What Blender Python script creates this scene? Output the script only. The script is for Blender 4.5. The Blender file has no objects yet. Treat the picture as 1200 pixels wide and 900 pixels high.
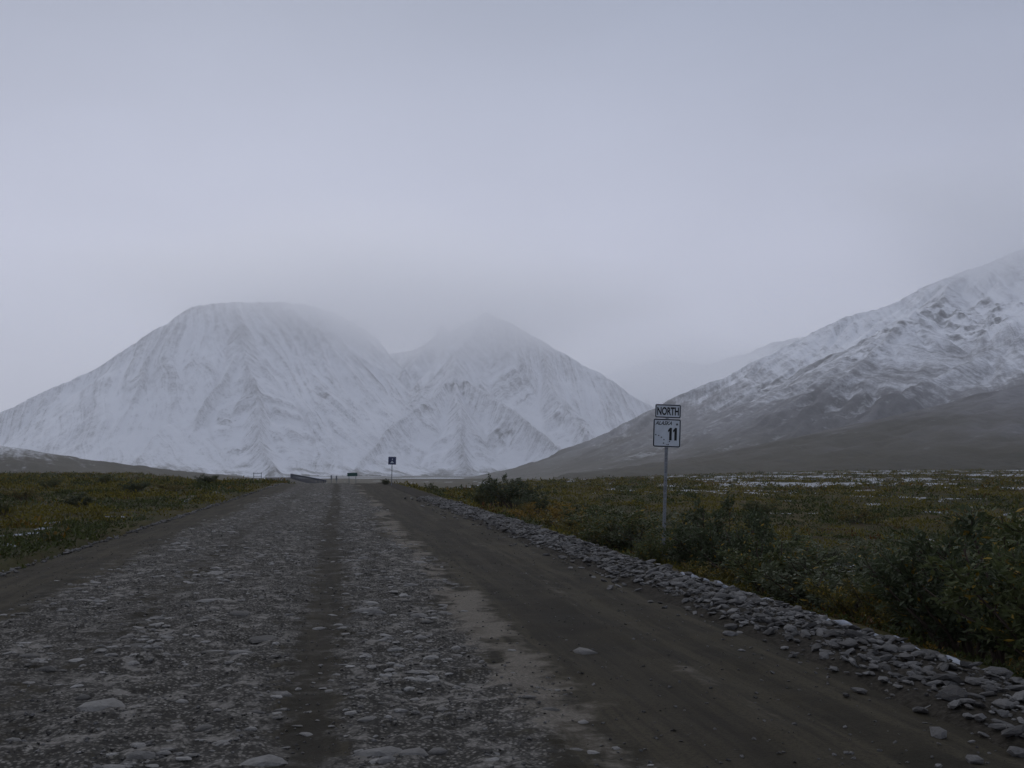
import bpy, bmesh, math, random
import numpy as np
from mathutils import Vector, Matrix

R = math.radians
random.seed(11)
rng = np.random.default_rng(11)
sc = bpy.context.scene
col = sc.collection

# ------------------------------------------------------------------ camera
EYE = 1.7                      # eye height above the road
F = 35.0                       # mm on a 36 mm sensor
PITCH, YAW = 4.65, 9.73        # degrees up, degrees right of the road's direction
cam_d = bpy.data.cameras.new('camera')
cam_d.sensor_width = 36.0
cam_d.lens = F
cam_d.clip_start = 0.1
cam_d.clip_end = 60000
cam = bpy.data.objects.new('camera', cam_d)
cam.location = (0, 0, EYE)
cam.rotation_euler = (R(90 + PITCH), 0, R(-YAW))
col.objects.link(cam)
sc.camera = cam

# ------------------------------------------------------------------ world: overcast daylight
SUN_EL, SUN_AZ = 44, -8       # degrees; azimuth measured from the road's direction, to the right
w = bpy.data.worlds.new('World')
sc.world = w
w.use_nodes = True
nt = w.node_tree
nt.nodes.clear()
N = nt.nodes.new
L = nt.links.new
out = N('ShaderNodeOutputWorld')
bg = N('ShaderNodeBackground')
sky = N('ShaderNodeTexSky')
sky.sky_type = 'NISHITA'
sky.sun_disc = False
sky.sun_elevation = R(SUN_EL)
sky.sun_rotation = R(SUN_AZ)
sky.dust_density = 3.0
tc = N('ShaderNodeTexCoord')
sep = N('ShaderNodeSeparateXYZ')
L(tc.outputs['Generated'], sep.inputs[0])
ramp = N('ShaderNodeValToRGB')           # cloud sheet: palest low down, greyer and bluer overhead
cr = ramp.color_ramp
cr.elements[0].position = 0.0
cr.elements[0].color = (9.1, 9.5, 11.5, 1)
cr.elements[1].position = 1.0
cr.elements[1].color = (4.6, 5.25, 6.8, 1)
e = cr.elements.new(0.2); e.color = (8.7, 9.1, 11.3, 1)
e = cr.elements.new(0.45); e.color = (4.3, 4.95, 6.6, 1)
L(sep.outputs['Z'], ramp.inputs[0])
mp = N('ShaderNodeMapping')
mp.inputs['Scale'].default_value = (1.0, 1.0, 2.2)
L(tc.outputs['Generated'], mp.inputs[0])
nz = N('ShaderNodeTexNoise')
nz.inputs['Scale'].default_value = 2.3
nz.inputs['Detail'].default_value = 4.0
nz.inputs['Roughness'].default_value = 0.45
L(mp.outputs[0], nz.inputs['Vector'])
mr = N('ShaderNodeMapRange')
mr.inputs['From Min'].default_value = 0.25
mr.inputs['From Max'].default_value = 0.75
mr.inputs['To Min'].default_value = 0.90
mr.inputs['To Max'].default_value = 1.10
L(nz.outputs['Fac'], mr.inputs['Value'])
mul = N('ShaderNodeVectorMath'); mul.operation = 'SCALE'
L(ramp.outputs['Color'], mul.inputs[0])
L(mr.outputs[0], mul.inputs['Scale'])
mix = N('ShaderNodeMix'); mix.data_type = 'RGBA'
mix.inputs['Factor'].default_value = 0.95      # cloud cover over the clear sky
L(sky.outputs['Color'], mix.inputs['A'])
L(mul.outputs[0], mix.inputs['B'])
L(mix.outputs['Result'], bg.inputs['Color'])
bg.inputs['Strength'].default_value = 0.105
L(bg.outputs[0], out.inputs[0])

sun_d = bpy.data.lights.new('sun', 'SUN')
sun_d.energy = 1.0
sun_d.angle = R(50)
sun_d.color = (1.0, 0.97, 0.94)
sun = bpy.data.objects.new('sun', sun_d)
sd = Vector((math.sin(R(SUN_AZ)) * math.cos(R(SUN_EL)), math.cos(R(SUN_AZ)) * math.cos(R(SUN_EL)), math.sin(R(SUN_EL))))
sun.rotation_euler = (-sd).to_track_quat('-Z', 'Y').to_euler()
sun.location = (0, 0, 50)
col.objects.link(sun)

sc.view_settings.view_transform = 'Standard'
sc.view_settings.look = 'None'
sc.view_settings.exposure = -0.58
sc.view_settings.gamma = 1.0
sc.view_settings.use_curve_mapping = False
sc.render.engine = 'CYCLES'
sc.cycles.use_denoising = True
sc.cycles.max_bounces = 14
sc.cycles.diffuse_bounces = 3
sc.cycles.volume_bounces = 14
sc.cycles.transparent_max_bounces = 14
sc.cycles.volume_max_steps = 128

# ------------------------------------------------------------------ helpers
FP = F / 36 * 1200

def direction(px, py=545):
    """world direction of a picture point (1200 x 900), unit depth"""
    x, y = (px - 600) / FP, (450 - py) / FP
    p, a = R(PITCH), R(YAW)
    f = math.cos(p) - y * math.sin(p)
    z = math.sin(p) + y * math.cos(p)
    return np.array((x * math.cos(a) + f * math.sin(a), -x * math.sin(a) + f * math.cos(a), z))

def at(px, py, depth):
    d = direction(px, py)
    return np.array((0, 0, EYE)) + d / math.hypot(d[0], d[1]) * depth

def sstep(a, b, x):
    t = np.clip((np.asarray(x, float) - a) / (b - a), 0, 1)
    return t * t * (3 - 2 * t)

def vnoise(x, y, seed=0):
    x = np.asarray(x, float); y = np.asarray(y, float)
    xi = np.floor(x).astype(np.int64); yi = np.floor(y).astype(np.int64)
    xf = x - xi; yf = y - yi
    u = xf * xf * xf * (xf * (xf * 6 - 15) + 10); v = yf * yf * yf * (yf * (yf * 6 - 15) + 10)
    def g(ix, iy, dx, dy):
        h = (ix * 374761393 + iy * 668265263 + seed * 974634777) & 0x7fffffff
        h = ((h ^ (h >> 13)) * 1274126177) & 0x7fffffff
        h = (h ^ (h >> 16)) & 0xffff
        a = h / 65536.0 * 2 * math.pi
        return np.cos(a) * dx + np.sin(a) * dy
    n00 = g(xi, yi, xf, yf); n10 = g(xi + 1, yi, xf - 1, yf)
    n01 = g(xi, yi + 1, xf, yf - 1); n11 = g(xi + 1, yi + 1, xf - 1, yf - 1)
    return 1.4 * ((n00 * (1 - u) + n10 * u) * (1 - v) + (n01 * (1 - u) + n11 * u) * v)

def fbm(x, y, seed=0, oct=4, gain=0.5):
    s = 0; a = 1.0; f = 1.0
    for i in range(oct):
        s = s + a * vnoise(x * f + 17.3 * i, y * f - 9.1 * i, seed + i)
        a *= gain; f *= 2.03
    return s

def mesh_np(name, verts, faces, smooth=False, attrs=None):
    """verts (n,3), faces (m,k) all of one size"""
    me = bpy.data.meshes.new(name)
    verts = np.ascontiguousarray(verts, np.float32); faces = np.ascontiguousarray(faces, np.int32)
    m, k = faces.shape
    me.vertices.add(len(verts)); me.vertices.foreach_set('co', verts.ravel())
    me.loops.add(m * k); me.loops.foreach_set('vertex_index', faces.ravel())
    me.polygons.add(m)
    me.polygons.foreach_set('loop_start', np.arange(0, m * k, k, dtype=np.int32))
    me.update(calc_edges=True)
    me.polygons.foreach_set('use_smooth', np.full(m, smooth, dtype=bool))
    for an, av in (attrs or {}).items():
        av = np.asarray(av, np.float32)
        if av.ndim == 1:
            a = me.attributes.new(an, 'FLOAT', 'POINT'); a.data.foreach_set('value', av)
        else:
            a = me.attributes.new(an, 'FLOAT_COLOR', 'POINT')
            a.data.foreach_set('color', np.concatenate([av, np.ones((len(av), 1), np.float32)], 1).ravel())
    me.validate()
    return me

def grid_faces(nr, nc):
    i = np.arange(nr * nc).reshape(nr, nc)
    return np.stack([i[:-1, :-1].ravel(), i[:-1, 1:].ravel(), i[1:, 1:].ravel(), i[1:, :-1].ravel()], 1)

def link(name, me, mat=None, parent=None, label=None, cat=None, group=None, kind=None):
    o = bpy.data.objects.new(name, me)
    col.objects.link(o)
    if mat is not None and not me.materials:
        me.materials.append(mat)
    if parent is not None: o.parent = parent
    if label: o['label'] = label
    if cat: o['category'] = cat
    if group: o['group'] = group
    if kind: o['kind'] = kind
    return o

def empty(name, loc, label, cat, group=None, rot=(0, 0, 0)):
    o = bpy.data.objects.new(name, None)
    o.empty_display_size = 0.2
    col.objects.link(o)
    o.location = loc; o.rotation_euler = rot
    o['label'] = label; o['category'] = cat
    if group: o['group'] = group
    return o

class NT:
    """small wrapper for material nodes"""
    def __init__(s, name, rough=0.9, spec=0.2):
        s.m = bpy.data.materials.new(name); s.m.use_nodes = True
        s.t = s.m.node_tree; s.b = s.t.nodes['Principled BSDF']
        s.b.inputs['Roughness'].default_value = rough
        s.b.inputs['Specular IOR Level'].default_value = spec
        s.tc = None
    def n(s, t, **kw):
        x = s.t.nodes.new(t)
        for k, v in kw.items(): setattr(x, k, v)
        return x
    def l(s, a, b): s.t.links.new(a, b)
    def coord(s, kind='Object'):
        if s.tc is None: s.tc = s.n('ShaderNodeTexCoord')
        return s.tc.outputs[kind]
    def noise(s, scale, detail=4, rough=0.5, stretch=None, vec=None):
        x = s.n('ShaderNodeTexNoise')
        x.inputs['Scale'].default_value = scale; x.inputs['Detail'].default_value = detail; x.inputs['Roughness'].default_value = rough
        v = vec or s.coord()
        if stretch:
            mp = s.n('ShaderNodeMapping'); mp.inputs['Scale'].default_value = stretch
            s.l(v, mp.inputs[0]); v = mp.outputs[0]
        s.l(v, x.inputs['Vector'])
        return x.outputs['Fac']
    def voro(s, scale, out='Distance', vec=None):
        x = s.n('ShaderNodeTexVoronoi'); x.inputs['Scale'].default_value = scale
        s.l(vec or s.coord(), x.inputs['Vector'])
        return x.outputs[out]
    def attr(s, name, out='Fac'):
        x = s.n('ShaderNodeAttribute'); x.attribute_name = name
        return x.outputs[out]
    def rng(s, v, a, b, c=0.0, d=1.0):
        x = s.n('ShaderNodeMapRange'); x.interpolation_type = 'SMOOTHSTEP'
        for i, k in zip(('From Min', 'From Max', 'To Min', 'To Max'), (a, b, c, d)): x.inputs[i].default_value = k
        s.l(v, x.inputs['Value']); return x.outputs[0]
    def math(s, op, a, b=None):
        x = s.n('ShaderNodeMath', operation=op)
        for i, v in enumerate((a, b)):
            if v is None: continue
            if isinstance(v, (int, float)): x.inputs[i].default_value = v
            else: s.l(v, x.inputs[i])
        return x.outputs[0]
    def mix(s, f, a, b, mode='MIX'):
        x = s.n('ShaderNodeMix', data_type='RGBA', blend_type=mode)
        for k, v in (('Factor', f), ('A', a), ('B', b)):
            i = x.inputs[k] if k != 'Factor' else x.inputs[0]
            if k in 'AB': i = x.inputs[6 if k == 'A' else 7]
            if isinstance(v, (int, float)): i.default_value = v
            elif isinstance(v, tuple): i.default_value = (*v, 1)
            else: s.l(v, i)
        return x.outputs[2]
    def color(s, c):
        if isinstance(c, tuple): s.b.inputs['Base Color'].default_value = (*c, 1)
        else: s.l(c, s.b.inputs['Base Color'])
    def bump(s, h, strength=0.5, dist=0.02):
        x = s.n('ShaderNodeBump'); x.inputs['Strength'].default_value = strength; x.inputs['Distance'].default_value = dist
        s.l(h, x.inputs['Height'])
        prev = s.b.inputs['Normal'].links
        if prev: s.l(prev[0].from_socket, x.inputs['Normal'])
        s.l(x.outputs[0], s.b.inputs['Normal'])

def plain(name, c, rough=0.6, spec=0.3, metal=0.0, var=0.15, scale=8.0):
    k = NT(name, rough, spec)
    k.b.inputs['Metallic'].default_value = metal
    f = k.rng(k.noise(scale, 4), 0.3, 0.7)
    k.color(k.mix(f, tuple(x * (1 - var) for x in c), tuple(min(1, x * (1 + var)) for x in c)))
    return k.m

# ------------------------------------------------------------------ lie of the land
RL, RR = -5.45, 4.15                     # road edges beside the camera

def road_c(Y):                           # the road bends left past 120 m
    Y = np.asarray(Y, float)
    return -0.05 * (np.sqrt((Y - 150) ** 2 + 900) + (Y - 150)) + 0.15

def road_z(Y):                           # and drops towards the river
    return -2.6 * sstep(85, 210, Y)

def ground_z(X, Y):
    X = np.asarray(X, float); Y = np.asarray(Y, float)
    u = X - road_c(Y)
    r = np.hypot(X, Y)
    ang = np.arctan2(X, np.maximum(Y, 1))
    zr = road_z(np.clip(Y, -400, 400))
    far_l = -0.15 + 0 * X
    left = 0.05 + 0.10 * fbm(X * .12, Y * .12, 3, 3) + 0.05 * fbm(X * .7, Y * .7, 5, 2)
    edge_r = 135 + 260 * sstep(0.12, 0.6, ang)
    right = -0.05 - 0.95 * sstep(5.2, 8.6, u) + 0.85 * sstep(60, 260, r) * sstep(0.3, 0.6, ang) + 0.16 * fbm(X * .09, Y * .09, 8, 3) * sstep(7, 12, u) + 0.05 * fbm(X * .6, Y * .6, 4, 2)
    # tundra shelf ends and the valley begins
    dl = sstep(190, 420, r) * 7
    dr = sstep(edge_r, edge_r + 180, r) * (8 - 5.5 * sstep(0.25, 0.6, ang))
    valley = -34 * sstep(350, 3600, r) * (1 - 0.75 * sstep(0.25, 0.55, ang))
    mid = -10 * sstep(190, 420, Y) * np.exp(-(u / 40) ** 2)
    side = np.where(u < 0, left - dl, right - dr) + valley
    rd = np.where(np.abs(Y) < 420, zr, 0)
    bl = sstep(150, 40, r)
    # underneath the road and close to it follow the road's own profile
    near = sstep(30, 6, np.where(u < 0, -u + RL, u - RR))
    side = side + rd * near * (1 - 0.0 * bl)
    inside = sstep(RL - 0.15, RL + 0.35, u) * (1 - sstep(RR + 1.0, RR + 1.6, u))
    return side * (1 - inside) + (zr - 0.22 + np.minimum(valley, 0) * 0) * inside * (np.abs(Y) < 380) + side * inside * (np.abs(Y) >= 380)

def snow_field(X, Y):
    """0..1 how much fresh snow lies on the tundra (drifts in the low open spots)"""
    u = X - road_c(Y); r = np.hypot(X, Y); ang = np.arctan2(X, np.maximum(Y, 1))
    n = fbm(X * .06, Y * .022, 21, 3) + 0.75 * fbm(X * .35, Y * .16, 25, 4, .6)
    s = sstep(0.30, 0.55, n + 0.50 * sstep(75, 130, r) * sstep(0.15, 0.42, ang) - 0.22 - 0.6 * (u < 0))
    far = sstep(900, 2200, r) * (1 - sstep(0.12, 0.32, ang))
    n2 = fbm(X * .002, Y * .002, 31, 5, .6)
    s = np.maximum(s * sstep(8.5, 12, np.abs(u)) * sstep(1200, 500, r), far * sstep(-0.25, 0.35, n2 - 0.08))
    return s

# ------------------------------------------------------------------ ground sheet
front = np.linspace(R(-52), R(62), 420)
back = np.linspace(R(62), R(308), 80)[1:-1]
AZ = np.concatenate([front, back])
AZ = np.concatenate([AZ, [AZ[0] + 2 * math.pi]])
RAD = [0.6]
while RAD[-1] < 11300:
    r_ = RAD[-1]
    RAD.append(r_ + max(0.12, 0.022 * r_) if r_ < 400 else r_ * 1.035)
RAD = np.array(RAD)
A, D = np.meshgrid(AZ, RAD)
GX, GY = D * np.sin(A), D * np.cos(A)
GZ = ground_z(GX, GY)
gm = NT('tundra_soil', 0.95, 0.1)
v = gm.coord()
n1 = gm.noise(0.05, 6, 0.6); n2 = gm.noise(0.9, 5, 0.6); n3 = gm.noise(14, 4, 0.6)
c = gm.mix(gm.rng(n1, .35, .65), (0.040, 0.040, 0.013), (0.080, 0.062, 0.017))
c = gm.mix(gm.rng(n2, .45, .75), c, (0.045, 0.026, 0.012))
c = gm.mix(gm.math('MULTIPLY', gm.rng(n3, .35, .7), 0.5), c, (0.020, 0.018, 0.012))
far = gm.attr('far')
farc = gm.mix(gm.rng(gm.noise(0.004, 8, 0.62, (1, .5, 1)), .35, .65), (0.060, 0.056, 0.034), (0.120, 0.105, 0.078))
c = gm.mix(far, c, farc)
sn = gm.attr('snow')
fine = gm.noise(1.6, 6, 0.65); ffar = gm.noise(0.012, 8, 0.7)
edge = gm.mix(far, fine, ffar)
sm = gm.rng(gm.math('ADD', sn, gm.math('SUBTRACT', edge, 0.5)), 0.42, 0.62)
sm = gm.math('MULTIPLY', sm, gm.mix(far, (0.5,) * 3, (0.8,) * 3))
c = gm.mix(sm, c, (0.62, 0.64, 0.68))
gm.color(c)
gm.bump(n3, 0.6, 0.06)
gR = np.hypot(GX, GY).ravel()
ground = link('ground', mesh_np('ground', np.stack([GX.ravel(), GY.ravel(), GZ.ravel()], 1), grid_faces(*GX.shape), True,
              {'snow': snow_field(GX, GY).ravel(), 'far': sstep(220, 520, gR)}), gm.m, kind='structure')

# ------------------------------------------------------------------ road
ys = [-40.0]
while ys[-1] < 360:
    y_ = ys[-1]
    ys.append(y_ + (1.0 if y_ < 3 else max(0.05, 0.0045 * y_ if y_ < 120 else 1.2)))
ys = np.array(ys)
us = np.concatenate([np.arange(RL - 0.1, RR + 0.35, 0.07)])
U, Y = np.meshgrid(us, ys)
def road_wear(U, Y):
    wob = 0.35 * fbm(U * .1, Y * .09, 41, 3)
    stony = sstep(-4.3, -3.2, U + 0.8 * wob) * (1 - sstep(0.9, 1.9, U + 1.0 * wob + .5 * fbm(U * .6, Y * .3, 47, 3)))
    track = np.exp(-((U + 0.18 + 0.25 * wob) / 0.26) ** 2) + 0.8 * np.exp(-((U - 2.45 + 0.4 * wob) / 0.38) ** 2) + 0.45 * np.exp(-((U + 2.3 + 0.3 * wob) / 0.3) ** 2)
    dry = np.exp(-((U - 1.55 + 0.6 * wob) / 0.42) ** 2) * sstep(-0.35, 0.25, fbm(U * .5, Y * .22, 52, 4)) * sstep(1, 9, Y) * 0.9
    dry = dry + 0.45 * np.exp(-((U - 3.0 + .3 * wob) / 0.25) ** 2) * sstep(-0.2, 0.4, fbm(U * .7, Y * .2, 57, 3))
    return np.clip(stony * (1 - 0.75 * np.clip(track, 0, 1)), 0, 1), np.clip(track, 0, 1), np.clip(dry, 0, 1)
stony, track, dry = road_wear(U, Y)
def road_bump(U, Y, stony, track):
    h = 0.018 * fbm(U * 1.1, Y * 1.0, 61, 3) + stony * (0.034 * fbm(U * 2.6, Y * 2.4, 64, 3) + 0.016 * fbm(U * 8, Y * 8, 66, 2)) - 0.022 * np.exp(-((U - 3.2) / .22) ** 2) + 0.018 * np.exp(-((U - 2.85) / .12) ** 2) - 0.02 * track
    h = h - 0.05 * sstep(0.42, 0.75, fbm(U * .55, Y * .5, 69, 2)) * stony
    h = h - 0.04 * ((U + 0.6) / 4.8) ** 2 * 1.0          # slight camber
    return h - 0.03 * sstep(RL + .35, RL - .05, U)
ZR = road_z(Y) + road_bump(U, Y, stony, track)
k = NT('road_gravel', 0.93, 0.15)
st, tr, dr_ = k.attr('stony'), k.attr('track'), k.attr('dry')
g1 = k.noise(42, 5, 0.7); g2 = k.noise(9, 5, 0.65); g3 = k.noise(1.3, 5, 0.6); g4 = k.noise(5, 5, .6, (1.6, .5, 1))
vd = k.voro(34); vc = k.voro(34, 'Color')
vb = k.voro(11); vbc = k.voro(11, 'Color')
g5 = k.noise(2.6, 6, 0.62); g6 = k.noise(1.0, 5, 0.6, (4.5, .22, 1)); g7 = k.noise(1.0, 4, 0.6, (14, .5, 1))
dirt = k.mix(k.rng(g3, .35, .65), (0.022, 0.0185, 0.0108), (0.039, 0.032, 0.0185))
dirt = k.mix(k.math('MULTIPLY', k.rng(g6, .42, .64), .9), dirt, (0.060, 0.050, 0.031))
dirt = k.mix(k.math('MULTIPLY', k.rng(g7, .5, .72), .5), dirt, (0.018, 0.015, 0.010))
dirt = k.mix(k.math('MULTIPLY', k.rng(g1, .45, .7), .7), dirt, (0.011, 0.009, 0.006))
dirt = k.mix(k.math('MULTIPLY', k.rng(g1, .60, .75), .6), dirt, (0.085, 0.072, 0.054))
peb = k.mix(k.rng(k.math('ADD', g2, k.math('MULTIPLY', g1, .6)), .60, .98), (0.036, 0.031, 0.023), (0.165, 0.152, 0.131))
sepc = k.n('ShaderNodeSeparateColor'); k.l(vc, sepc.inputs[0])
peb = k.mix(k.math('MULTIPLY', k.rng(sepc.outputs[0], .5, .95), .7), peb, (0.22, 0.205, 0.18))
sepb = k.n('ShaderNodeSeparateColor'); k.l(vbc, sepb.inputs[0])
peb = k.mix(k.math('MULTIPLY', k.math('MULTIPLY', k.rng(sepb.outputs[0], .62, .9), k.rng(vb, .55, .3)), .75), peb, (0.26, 0.243, 0.215))
peb = k.mix(k.math('MULTIPLY', k.rng(vd, .28, .5), .85), peb, (0.022, 0.020, 0.017))
sf = k.rng(k.math('ADD', st, k.math('MULTIPLY', k.math('SUBTRACT', g5, .5), 2.6)), .42, .72)
cc = k.mix(sf, dirt, peb)
crust = k.math('MULTIPLY', st, k.rng(k.math('ADD', k.math('MULTIPLY', g2, .7), k.math('MULTIPLY', g5, .9)), .80, .98))
cc = k.mix(k.math('MULTIPLY', crust, .7), cc, (0.24, 0.222, 0.196))
df = k.rng(k.math('ADD', dr_, k.math('MULTIPLY', k.math('SUBTRACT', g5, .5), 2.0)), .40, .85)
dryc = k.mix(k.rng(g1, .4, .7), (0.125, 0.108, 0.085), (0.215, 0.19, 0.155))
cc = k.mix(k.math('MULTIPLY', df, .8), cc, dryc)
cc = k.mix(k.math('MULTIPLY', tr, .5), cc, (0.024, 0.020, 0.014))
k.color(cc)
k.bump(g1, 0.7, 0.02); k.bump(k.math('MULTIPLY', vd, k.math('ADD', st, 0.15)), -0.55, 0.03)
XW = U + road_c(Y)
road = link('road', mesh_np('road', np.stack([XW.ravel(), Y.ravel(), ZR.ravel()], 1), grid_faces(*U.shape), True,
            {'stony': stony.ravel(), 'track': track.ravel(), 'dry': dry.ravel()}), k.m, kind='structure')

def road_surface(u, y):
    s_, t_, _ = road_wear(u, y)
    return road_z(y) + road_bump(u, y, s_, t_)

# ------------------------------------------------------------------ stones
def stone_mesh(name, seed, flat=0.6, n=15, smooth=False, jag=0.25):
    r = random.Random(seed)
    bm = bmesh.new()
    for i in range(n):
        z = 1 - 2 * (i + .5) / n; a = i * 2.39996 + r.uniform(-.4, .4); q = math.sqrt(max(0, 1 - z * z))
        s_ = 1 + r.uniform(-jag, jag)
        bm.verts.new((q * math.cos(a) * s_, q * math.sin(a) * s_ * 0.8, z * s_ * flat))
    bmesh.ops.convex_hull(bm, input=bm.verts)
    bmesh.ops.triangulate(bm, faces=bm.faces)
    me = bpy.data.meshes.new(name); bm.to_mesh(me); bm.free()
    me.polygons.foreach_set('use_smooth', [smooth] * len(me.polygons))
    return me

def stone_mat(name, a, b, dusty):
    q = NT(name, 0.85, 0.25)
    oi = q.n('ShaderNodeObjectInfo')
    at_ = q.attr('tint')
    rnd = q.math('FRACT', q.math('ADD', oi.outputs['Random'], at_))
    cx = q.mix(rnd, a, b)
    cx = q.mix(q.math('MULTIPLY', q.rng(q.noise(3.0, 5, .6), .4, .7), .5), cx, dusty)
    q.color(cx)
    q.bump(q.noise(6, 5, .65), 0.5, 0.15)
    return q.m
m_rock = stone_mat('shoulder_stone', (0.052, 0.049, 0.046), (0.18, 0.173, 0.163), (0.080, 0.069, 0.055))
m_road_stone = stone_mat('road_stone', (0.10, 0.094, 0.085), (0.30, 0.287, 0.264), (0.12, 0.109, 0.092))
m_pebble = stone_mat('road_pebble', (0.028, 0.025, 0.021), (0.15, 0.144, 0.136), (0.06, 0.053, 0.045))
PROTO = [stone_mesh('stone', 100 + i, random.Random(i).uniform(.45, .75)) for i in range(14)]
PROTO_ROUND = [stone_mesh('stone', 300 + i, random.Random(i).uniform(.35, .55), 20, i % 3 == 0, .22) for i in range(10)]
for me in PROTO: me.materials.append(m_rock)
for me in PROTO_ROUND: me.materials.append(m_road_stone)

def merged_stones(name, protos, P, S, rotz, tilt, mat, parent):
    """one mesh of many stones: positions P (n,3), scales S (n,3)"""
    V, Fc, T = [], [], []
    base = 0
    pv = []
    for me in protos:
        a = np.empty(len(me.vertices) * 3, np.float32); me.vertices.foreach_get('co', a)
        f = np.empty(len(me.polygons) * 3, np.int32); me.loops.foreach_get('vertex_index', f)
        pv.append((a.reshape(-1, 3), f.reshape(-1, 3)))
    pick = rng.integers(0, len(protos), len(P))
    for j, (vv, ff) in enumerate(pv):
        idx = np.where(pick == j)[0]
        if not len(idx): continue
        q = vv[None] * S[idx][:, None, :]
        ct, st_ = np.cos(tilt[idx])[:, None], np.sin(tilt[idx])[:, None]
        x, y, z = q[..., 0], q[..., 1], q[..., 2]
        x, z = x * ct - z * st_, x * st_ + z * ct
        cz, sz = np.cos(rotz[idx])[:, None], np.sin(rotz[idx])[:, None]
        x, y = x * cz - y * sz, x * sz + y * cz
        q = np.stack([x, y, z], -1) + P[idx][:, None, :]
        V.append(q.reshape(-1, 3))
        Fc.append((ff[None] + (np.arange(len(idx)) * len(vv))[:, None, None] + base).reshape(-1, 3))
        T.append(np.repeat(rng.random(len(idx)), len(vv)))
        base += len(idx) * len(vv)
    me = mesh_np(name, np.concatenate(V), np.concatenate(Fc), False, {'tint': np.concatenate(T)})
    return link(name, me, mat, parent, kind='stuff')

def place_stones(protos, P, S, rotz, tilt, parent):
    for i in range(len(P)):
        o = bpy.data.objects.new('stone', protos[i % len(protos)])
        col.objects.link(o)
        o.parent = parent
        o.location = P[i]; o.scale = S[i]
        o.rotation_euler = (tilt[i], tilt[i] * .6, rotz[i])

# -- stones bedded in the road: flat worn tops
n = 15000
yy = 3.5 + 60 * rng.random(n) ** 1.7
uu = rng.uniform(-4.3, 1.9, n)
s_, t_, d_ = road_wear(uu, yy)
clus = sstep(-0.15, 0.5, fbm(uu * .8, yy * .45, 71, 3))
keep = rng.random(n) < s_ * (clus * 0.85 + .05) + 0.004
uu, yy = uu[keep], yy[keep]; n = len(uu)
size = 0.014 + 0.034 * rng.random(n) ** 2.0 + 0.06 * rng.random(n) ** 12
size *= 1 + 0.008 * yy
extra = [(-1.62, 7.55, .20), (-0.42, 6.05, .145), (-1.55, 13.2, .17), (-0.72, 10.4, .17), (-1.9, 16.5, .24), (-0.85, 9.4, .10), (0.35, 11.8, .16), (0.9, 11.6, .13),
         (0.42, 12.6, .11), (0.25, 6.1, .12), (0.45, 6.0, .11), (0.22, 6.9, .09), (2.25, 9.1, .13), (-1.1, 12.0, .14), (0.1, 10.9, .08), (0.6, 8.1, .10)]
uu = np.concatenate([uu, [e_[0] for e_ in extra]]); yy = np.concatenate([yy, [e_[1] for e_ in extra]]); size = np.concatenate([size, [e_[2] for e_ in extra]])
n = len(uu)
P = np.stack([uu + road_c(yy), yy, road_surface(uu, yy) + 0.006 - 0.10 * size], 1)
S = np.stack([size * rng.uniform(.8, 1.35, n), size * rng.uniform(.7, 1.1, n), size * rng.uniform(.55, .85, n)], 1)
rz = rng.uniform(-.7, .7, n); tl = rng.uniform(-.12, .12, n)
order = np.argsort(-size / np.hypot(P[:, 0], P[:, 1]))
a, b = order[:290], order[290:]
place_stones(PROTO_ROUND, P[a], S[a], rz[a], tl[a], road)
merged_stones('gravel', PROTO_ROUND, P[b], S[b], rz[b], tl[b], m_road_stone, road)
n = 2600
yy = 8 + 95 * rng.random(n) ** 1.3
uu = RL + 0.10 + rng.normal(size=n) * 0.10 + 0.12 * fbm(yy * .3, yy * 0, 93, 3)
size = (0.010 + 0.045 * rng.random(n) ** 3) * (1 + .012 * yy)
P = np.stack([uu + road_c(yy), yy, road_surface(uu, yy) + 0.01 + .02 * rng.random(n)], 1)
S = size[:, None] * rng.uniform(.7, 1.3, (n, 3))
merged_stones('edge_gravel', PROTO, P, S, rng.uniform(0, 6, n), rng.uniform(-.4, .4, n), m_rock, road)
# -- loose pebbles over the whole carriageway
n = 26000
yy = 3.5 + 26 * rng.random(n) ** 1.5
uu = rng.uniform(RL + .1, RR, n)
s_, t_, d_ = road_wear(uu, yy)
keep = rng.random(n) < 0.20 + 0.8 * s_ * sstep(-0.5, 0.3, fbm(uu * .9, yy * .6, 75, 3))
uu, yy = uu[keep], yy[keep]; n = len(uu)
size = 0.006 + 0.016 * rng.random(n) ** 2
P = np.stack([uu + road_c(yy), yy, road_surface(uu, yy) + 0.003], 1)
S = size[:, None] * rng.uniform(.7, 1.3, (n, 3)) * np.array([[1, 1, .9]])
small = [stone_mesh('pebble', 500 + i, .6, 9) for i in range(6)]
merged_stones('pebbles', small, P, S, rng.uniform(0, 6.28, n), rng.uniform(-.3, .3, n), m_pebble, road)
for me in small: bpy.data.meshes.remove(me)

# ------------------------------------------------------------------ stony shoulder along the right edge
ys2 = [-8.0]
while ys2[-1] < 110: ys2.append(ys2[-1] + max(0.12, 0.006 * ys2[-1]))
ys2 = np.array(ys2); us2 = np.arange(RR - 0.25, RR + 2.0, 0.07)
def shoulder_z(u, y):
    t = (u - (RR + 0.05)) / 1.2
    return road_z(y) + 0.0 + 0.05 * np.sin(np.clip(t, 0, 1) * math.pi) ** 0.8 * (1 + .5 * fbm(u * .6, y * .5, 83, 2)) - 0.10 * (t < 0) * np.clip(-t * 6, 0, 1) - 0.75 * np.clip(t - 0.85, 0, 2) + 0.03 * fbm(u * 3, y * 3, 81, 2)
U2, Y2 = np.meshgrid(us2, ys2)
k = NT('shoulder_soil', 0.95, 0.1)
k.color(k.mix(k.rng(k.noise(20, 5, .65), .35, .7), (0.020, 0.017, 0.012), (0.048, 0.041, 0.032)))
k.bump(k.noise(40, 4, .6), .6, .03)
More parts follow.
